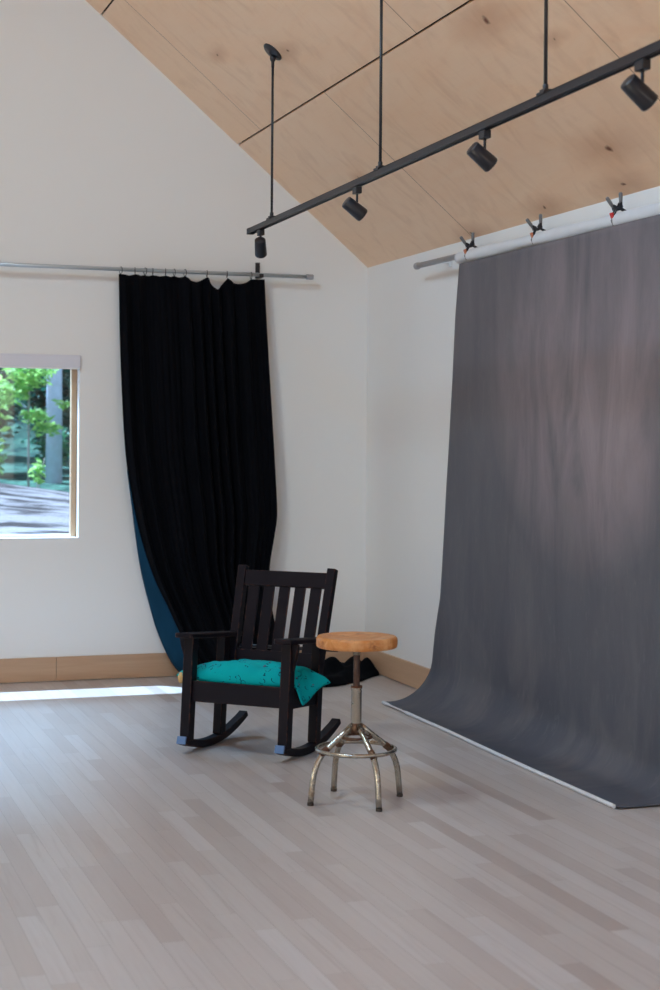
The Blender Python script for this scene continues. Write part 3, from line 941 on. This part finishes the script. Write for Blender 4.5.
def build_canvas():
    bm = bmesh.new()
    NU, NV = 130, 150
    rows = []
    for j in range(NV + 1):
        s = j / NV
        s = s ** 0.9 if s < 1 else 1
        row = []
        for i in range(NU + 1):
            u = i / NU
            x, z = sweep(s, 0.24 - 0.12 * smooth_step(0.15, 1.0, u))
            low = smooth_step(0.45, 1.0, s)
            y0 = interp(CEDGE, s)[0]
            y0 += 0.006 * noise.noise(V((0, z * 3, 2)))
            y1 = TY1 + 0.02 * low
            y = y0 + (y1 - y0) * u
            # faint vertical buckles plus waves where it meets the floor
            b = 0.009 * noise.noise(V((y * 1.5, z * 0.35, 0.7))) * min(1, s * 4)
            b += 0.008 * low * noise.noise(V((y * 1.1, z * 0.9 + x, 5.2)))
            zz = z + (0.010 * noise.noise(V((y * 2.5, x * 3, 9)))) * smooth_step(0.90, 0.97, s) * (1 - smooth_step(0.985, 1, s))
            fx = 0.0
            if s > 0.93:
                e = smooth_step(0.93, 1, s)
                fx = -e * (0.004 + 0.034 * u + 0.008 * noise.noise(V((y * 1.6, 0, 3))))
                zz += e * 0.012 * max(0, noise.noise(V((y * 1.9, 4, 3))))
            row.append(bm.verts.new((min(x + b, -0.112) + fx + 0.2, y + 2.9, max(zz, 0.008))))
        rows.append(row)
    for j in range(NV):
        for i in range(NU):
            f = bm.faces.new((rows[j][i], rows[j][i + 1], rows[j + 1][i + 1], rows[j + 1][i])); f.smooth = True
    front = [v.co.copy() for v in rows[-1]]
    return bm, front
bmc, front = build_canvas()
obj('painted_sheet', bmc, M['canvas'], bd, solid=0.003)
# header: bare canvas rolled over the bar
bm = bmesh.new()
NA = 20; NB = 120
rows = []
for i in range(NB + 1):
    y = TY0 + (TY1 - 0.02 - TY0) * i / NB
    zc = barz(y) - 0.0135
    row = []
    for k in range(NA):
        a = 2 * pi * k / NA
        r = 0.0315 + 0.0020 * noise.noise(V((y * 4, cos(a) * 1.5, sin(a) * 1.5))) + 0.0012 * sin(3 * a + y * 8)
        row.append(bm.verts.new((PX + r * cos(a) * 1.0 + 0.2, y + 2.9, zc + r * 1.08 * sin(a))))
    rows.append(row)
for i in range(NB):
    for k in range(NA):
        f = bm.faces.new((rows[i][k], rows[i][(k + 1) % NA], rows[i + 1][(k + 1) % NA], rows[i + 1][k])); f.smooth = True
obj('header_roll', bm, M['canvas_back'], bd, solid=0.002)
# pale hem batten peeping out at the front edge
bm = bmesh.new()
ptsl = []
for i, p in enumerate(front):
    if i % 3 == 0:
        ptsl.append(V((p.x - 0.006, p.y, 0.0105)))
tube(bm, ptsl, [0.0095 if not 2 <= i <= 5 else 0.005 for i in range(len(ptsl))], 8)
o = obj('hem', bm, M['canvas_back'], bd); o['label'] = 'pale bare canvas edge along the floor'

# spring clamps
CLY = [-1.865, -2.690, -3.500]
cl_lab = ['black and grey spring clamp nearest the bare end of the bar, above the canvas corner',
          'black and grey spring clamp with orange tip, between the other two on the bar',
          'black and grey spring clamp with bright red insert at the upper right of the canvas']
def clamp(loc, label, accent, tilt):
    c = thing('spring_clamp', label, 'clamp', loc, radians(tilt), 'spring clamps on the crossbar')
    c.rotation_euler = (0, radians(-20), radians(tilt))
    # local x: across the sheet (towards the wall +), z up; origin at the pivot
    body = bmesh.new()
    for s in (-1, 1):
        for yy in (-0.009, 0.009):
            prism(body, [(s * 0.004, 0.016), (s * 0.020, 0.030), (s * 0.027, 0.026), (s * 0.018, 0.004), (s * 0.042, -0.020), (s * 0.040, -0.028), (s * 0.012, 0.0)], (0, yy, 0), (1, 0, 0), (0, 0, 1), (0, 1, 0), 0.003)
        box2(body, (min(s * 0.014, s * 0.024), -0.010, 0.004), (max(s * 0.014, s * 0.024), 0.010, 0.026))
    obj('body', body, M['black'], c)
    bm = bmesh.new(); tube(bm, [(0, -0.014, 0.004), (0, 0.014, 0.004)], 0.008, 12); obj('pivot', bm, M['black'], c)
    for s in (-1, 1):
        bm = bmesh.new()
        tube(bm, [(s * 0.021, 0, 0.018), (s * 0.029, 0, 0.040), (s * 0.037, 0, 0.064), (s * 0.039, 0, 0.070)], [0.0075, 0.0085, 0.009, 0.006], 12)
        obj('grip', bm, M['grip'], c)
        bm = bmesh.new()
        tube(bm, [(s * 0.034, 0, -0.022), (s * 0.047, 0, -0.036), (s * 0.046, 0, -0.060)], [0.006, 0.0065, 0.005], 10)
        obj('jaw_tip', bm, M['grip'], c)
    bm = bmesh.new(); box2(bm, (-0.044, -0.0105, -0.030), (-0.034, 0.0105, -0.002)); o = obj('insert', bm, accent, c, bevel=0.002)
    o['label'] = 'coloured plastic insert on the front jaw'
for y, lb, ac, tl in zip(CLY, cl_lab, (M['orange'], M['orange'], M['red']), (0, -6, 4)):
    clamp((PX + 0.001, y, barz(y) + 0.035), lb, ac, tl)

# ------------------------------------------------------------------ track lighting
TX = -1.145
def tz(y): return 2.668 + 0.0072 * (-1.2 - y)
tr = thing('track_rail', 'long black lighting track hung on rods below the plywood ceiling', 'track light', (TX, -1.18, tz(-1.18)))
T0 = V((TX, -1.18, tz(-1.18)))
def tp(x, y, z): return V((x, y, z)) - T0
bm = bmesh.new()
a, b = tp(TX, -1.215, tz(-1.215)), tp(TX, -8.6, tz(-8.6))
for dx in (-0.0155, 0.0155):
    bar(bm, a + V((dx, 0, 0)), b + V((dx, 0, 0)), (1, 0, 0), 0.005, 0.030)
bar(bm, a + V((0, 0, 0.0125)), b + V((0, 0, 0.0125)), (1, 0, 0), 0.036, 0.005)
bar(bm, a + V((0, 0, -0.004)), b + V((0, 0, -0.004)), (1, 0, 0), 0.026, 0.012)
obj('rail', bm, M['black'], tr, bevel=0.001)
bm = bmesh.new(); bar(bm, tp(TX, -1.175, tz(-1.175)), tp(TX, -1.225, tz(-1.225)), (1, 0, 0), 0.038, 0.034); obj('end_cap', bm, M['black'], tr, bevel=0.003)
for y in (-1.60, -3.255, -4.885, -6.5, -8.1):
    zc = EAVE - SLOPE * TX
    bm = bmesh.new()
    tube(bm, [tp(TX, y, tz(y) + 0.018), tp(TX, y, zc - 0.03)], 0.0068, 12)
    rod = obj('suspension_rod', bm, M['black'], tr)
    bm = bmesh.new(); nrm = V((-SLOPE, 0, -1)).normalized()
    lathe(bm, [(0, 0.0), (0.060, 0.0), (0.060, 0.006), (0.052, 0.012), (0.018, 0.016), (0.014, 0.022), (0, 0.022)], tp(TX, y, zc) + nrm * 0.0, nrm, 28)
    obj('canopy', bm, M['black'], rod)
    bm = bmesh.new(); lathe(bm, [(0, 0.012), (0.014, 0.010), (0.017, 0.0), (0.014, -0.012), (0.0085, -0.02), (0.0085, -0.05), (0, -0.05)], tp(TX, y, zc - 0.035), (0, 0, 1), 18)
    obj('swivel', bm, M['black'], rod)
    bm = bmesh.new(); bar(bm, tp(TX, y + 0.030, tz(y) + 0.017), tp(TX, y - 0.030, tz(y) + 0.017), (1, 0, 0), 0.044, 0.010)
    bar(bm, tp(TX, y + 0.018, tz(y) + 0.026), tp(TX, y - 0.018, tz(y) + 0.026), (1, 0, 0), 0.030, 0.012)
    lathe(bm, [(0.010, 0.0), (0.010, 0.022), (0.0, 0.022)], tp(TX, y, tz(y) + 0.028), (0, 0, 1), 14)
    obj('rail_clip', bm, M['black'], rod, bevel=0.001)

def spot(y, aim, label):
    z0 = tz(y) - 0.016
    s = thing('spotlight', label, 'spotlight', (TX, y, z0), 0, 'spotlights on the track')
    bm = bmesh.new(); ngon_box(bm, (0, 0, -0.0165), (0.030, 0.052, 0.032)); obj('adapter', bm, M['black'], s, bevel=0.003)
    bm = bmesh.new(); tube(bm, [(0, 0, -0.03), (0, 0, -0.088)], 0.0055, 10); obj('stem', bm, M['black'], s)
    ax = V(aim).normalized()
    c = V((0, 0, -0.110)) - ax * 0.016
    bm = bmesh.new()
    lathe(bm, [(0, -0.052), (0.027, -0.052), (0.030, -0.049), (0.0335, 0.040), (0.0335, 0.050), (0.0305, 0.054), (0.029, 0.046), (0.0, 0.044)], c, ax, 32)
    hd = obj('lamp_head', bm, M['black2'], s)
    bm = bmesh.new(); lathe(bm, [(0, 0.0455), (0.026, 0.0455), (0.026, 0.047), (0, 0.047)], c, ax, 24); obj('lens', bm, M['lens'], hd)
    return s
spot(-1.395, (0.25, 0.66, -0.72), 'black track spotlight nearest the end of the track, above the curtain')
spot(-2.955, (0.78, 0.02, -0.55), 'black track spotlight tilted sideways, just left of the middle hanging rod')
spot(-4.375, (0.78, 0.02, -0.58), 'black track spotlight about midway between the middle and right-hand hanging rods')
spot(-5.555, (0.76, 0.0, -0.60), 'largest black track spotlight, nearest the camera in the upper right corner')

# ------------------------------------------------------------------ outside
def gz(x, y):
    base = interp([(0, 0.15), (3, 0.55), (6, 0.74), (8.5, 0.96), (10, 0.85), (13, 0.75), (20, 1.2), (40, 12.0), (60, 24.0)], y)[0]
    k = smooth_step(2, 8.5, y) * (1 - smooth_step(8.5, 12, y))
    return base - 0.13 * k * (x + 1.0) + 0.05 * noise.noise(V((x * 1.1, y * 1.1, 0)))
bm = bmesh.new()
NX, NY = 110, 130
g = []
for j in range(NY + 1):
    y = 0.165 + 60 * (j / NY) ** 2.0
    row = []
    for i in range(NX + 1):
        x = -14 + 44 * i / NX
        row.append(bm.verts.new((x, y, gz(x, y))))
    g.append(row)
for j in range(NY):
    for i in range(NX):
        f = bm.faces.new((g[j][i], g[j][i + 1], g[j + 1][i + 1], g[j + 1][i])); f.smooth = True
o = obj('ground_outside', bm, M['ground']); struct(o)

def leaves(bm, rnd, blobs, n, size):
    tot = sum(b[3] * b[4] * b[5] for b in blobs)
    for b in blobs:
        k = int(n * b[3] * b[4] * b[5] / tot)
        for _ in range(k):
            while True:
                p = V((rnd.uniform(-1, 1), rnd.uniform(-1, 1), rnd.uniform(-1, 1)))
                if p.length < 1: break
            p = p * (0.55 + 0.45 * rnd.random())
            c = V((b[0] + p.x * b[3], b[1] + p.y * b[4], b[2] + p.z * b[5]))
            rot = Matrix.Rotation(rnd.uniform(0, 6.28), 3, 'Z') @ Matrix.Rotation(rnd.uniform(-1.0, 1.0), 3, 'X') @ Matrix.Rotation(rnd.uniform(-0.8, 0.8), 3, 'Y')
            s = size * rnd.uniform(0.6, 1.3)
            vs = [bm.verts.new(c + rot @ V(q) * s) for q in ((-1, 0, 0), (-0.1, -0.45, 0.12), (1, 0, 0), (-0.1, 0.45, 0.12))]
            bm.faces.new(vs)
def plant(name, label, cat, x, y, h, blobs, n, size, leaf, bark, rs, seed, group=None, stems=1):
    rnd = random.Random(seed)
    z = gz(x, y) - 0.03
    t = thing(name, label, cat, (x, y, z), 0, group)
    bm = bmesh.new()
    for k in range(stems):
        a = rnd.uniform(0, 6.28); q = 0.0 if stems == 1 else 0.12
        tube(bm, [(q * cos(a) * u, q * sin(a) * u + 0.02 * sin(3 * u), h * u) for u in (0, 0.25, 0.5, 0.75, 1)], [rs * (1 - 0.5 * u) for u in (0, 0.25, 0.5, 0.75, 1)], 10)
    obj('trunk' if cat == 'tree' else 'stem', bm, bark, t)
    if n:
        bm = bmesh.new(); leaves(bm, rnd, blobs, n, size); obj('foliage', bm, leaf, t)
    return t
plant('tree', 'tall tree with a straight grey trunk outside the window', 'tree', 0.26, 14.0, 8.0, [(0, 0, 8.2, 1.3, 1.3, 1.6)], 1200, 0.16, M['leaf_mid'], M['bark'], 0.125, 1)
plant('sapling', 'slender sapling with sunlit leaves left of the grey trunk outside', 'tree', -0.35, 12.4, 2.4, [(0.0, 0, 1.62, 0.45, 0.4, 0.28), (-0.30, 0, 1.35, 0.4, 0.4, 0.22), (0.1, 0.1, 1.05, 0.30, 0.4, 0.13), (0.25, 0, 0.88, 0.28, 0.3, 0.13), (0.50, -0.1, 1.22, 0.22, 0.2, 0.10)], 620, 0.07, M['leaf_bright'], M['bark2'], 0.018, 2)
plant('shrub', 'sunlit light green shrub at the left edge of the window view', 'shrub', -1.22, 10.9, 1.2, [(0, 0, 1.05, 0.45, 0.4, 0.75), (0.05, 0, 0.45, 0.4, 0.35, 0.35)], 520, 0.08, M['leaf_bright'], M['bark2'], 0.012, 3, stems=3)
plant('shrub', 'low pale-leaved shrub at the top of the bank outside', 'shrub', -0.66, 9.6, 0.45, [(0.0, 0, 0.28, 0.10, 0.2, 0.22)], 60, 0.06, M['leaf_bright'], M['bark2'], 0.008, 4, stems=2)
plant('shrub', 'green shrub right of the grey trunk outside', 'shrub', 0.95, 13.4, 1.4, [(0, 0, 0.8, 0.42, 0.4, 0.75)], 420, 0.09, M['leaf_mid'], M['bark2'], 0.012, 5, stems=3)
for k, (lb, x, y, h, r) in enumerate([('deep green bush behind the sapling outside', -0.55, 15.6, 2.3, 0.72), ('deep green bush behind the grey trunk outside', 0.62, 16.4, 2.3, 0.72),
        ('tall leafy thicket tree filling the upper left of the window view', -0.15, 19.2, 5.0, 1.25), ('tall leafy thicket tree behind the grey trunk outside', 1.6, 21.4, 5.4, 1.25),
        ('tall leafy thicket tree filling the upper right of the window view', 2.9, 24.6, 6.0, 1.35)]):
    plant('bush' if h < 3 else 'tree', lb, 'bush' if h < 3 else 'tree', x, y, h * 0.8, [(0, 0, h * 0.52, r * 0.9, r * 0.9, h * 0.5)], 1500 if h < 3 else 4200, 0.09 if h < 3 else 0.12, M['leaf_dark'] if k in (0, 1, 3) else M['leaf_mid'], M['bark2'], 0.03, 20 + k, 'bushes and trees on the wooded slope', stems=3)

for lb, x, y, h, r, k in (('low fern-like shrub at the foot of the grey trunk outside', 0.44, 15.0, 0.95, 0.32, 31), ('pale shrub at the right edge of the window view', 1.02, 14.8, 1.25, 0.34, 32), ('mid-green shrub behind the low pale-leaved shrub outside', -0.78, 13.7, 1.0, 0.36, 33)):
    plant('shrub', lb, 'shrub', x, y, h * 0.8, [(0, 0, h * 0.5, r, r, h * 0.5)], 420, 0.07, M['leaf_mid'], M['bark2'], 0.008, k, None, stems=3)

# ------------------------------------------------------------------ light
w = bpy.data.worlds.new('daylight'); SC.world = w; w.use_nodes = True
nt = w.node_tree; nt.nodes.clear()
bg = nt.nodes.new('ShaderNodeBackground'); wo = nt.nodes.new('ShaderNodeOutputWorld')
sky = nt.nodes.new('ShaderNodeTexSky'); sky.sky_type = 'NISHITA'; sky.sun_disc = False
sky.sun_elevation = radians(58.6); sky.sun_rotation = radians(-52); sky.altitude = 200
nt.links.new(sky.outputs[0], bg.inputs[0]); nt.links.new(bg.outputs[0], wo.inputs[0])
bg.inputs[1].default_value = 0.42

sd = bpy.data.lights.new('sun', 'SUN'); so = bpy.data.objects.new('sun', sd); COL.objects.link(so)
sd.energy = 21; sd.angle = radians(0.6); sd.color = (0.44, 0.68, 1.0)
so.rotation_euler = V((0.49, -0.41, -1)).to_track_quat('-Z', 'Y').to_euler()

def area(name, loc, direction, sx, sy, power, color):
    d = bpy.data.lights.new(name, 'AREA'); d.shape = 'RECTANGLE'; d.size = sx; d.size_y = sy; d.energy = power; d.color = color
    o = bpy.data.objects.new(name, d); COL.objects.link(o); o.location = loc
    o.rotation_euler = V(direction).to_track_quat('-Z', 'Z' if abs(V(direction).z) < 0.9 else 'Y').to_euler()
    return o
# lamps added as fill at assumed off-camera windows, each lamp filling its own opening
area('window_fill', ((FW[0] + FW[1]) / 2, YF - 0.05, (FW[2] + FW[3]) / 2), (0, 1, 0), FW[1] - FW[0], FW[3] - FW[2], 46, (1.0, 0.86, 0.76))
for (a, b), LZ, pw, cl in zip(LW, LZS, (150, 10), ((1.0, 0.84, 0.56), (1.0, 0.9, 0.9))):
    area('window_fill', (XL - 0.05, (a + b) / 2, (LZ[0] + LZ[1]) / 2), (1, 0, 0), b - a, LZ[1] - LZ[0], pw, cl)
# unseen skylight as a lamp under the closed roof, plus an added blue fill lamp
area('skylight_and_fill', (-3.98, -3.9, 5.24), (SLOPE, 0, -1), 0.8, 0.6, 84, (0.64, 0.875, 1.0))
area('skylight_and_fill', (-3.98, -6.2, 5.24), (SLOPE, 0, -1), 1.0, 0.7, 92, (0.16, 0.52, 1.0))
# added area lamp standing in for open sky, shining down through the back window on to the floor
area('sky_stand_in', (-2.45, 2.6, 3.7), (0.05, -0.78, -0.72), 2.4, 1.0, 430, (0.37, 0.65, 1.0))

# ------------------------------------------------------------------ view
SC.view_settings.view_transform = 'Standard'
SC.view_settings.look = 'None'
SC.view_settings.gamma = 1.0
SC.view_settings.exposure = -0.19
SC.view_settings.use_curve_mapping = False
SC.cycles.use_denoising = True
SC.cycles.max_bounces = 10
SC.cycles.diffuse_bounces = 6
SC.cycles.transparent_max_bounces = 16
SC.cycles.caustics_reflective = False
SC.cycles.sample_clamp_indirect = 6.0
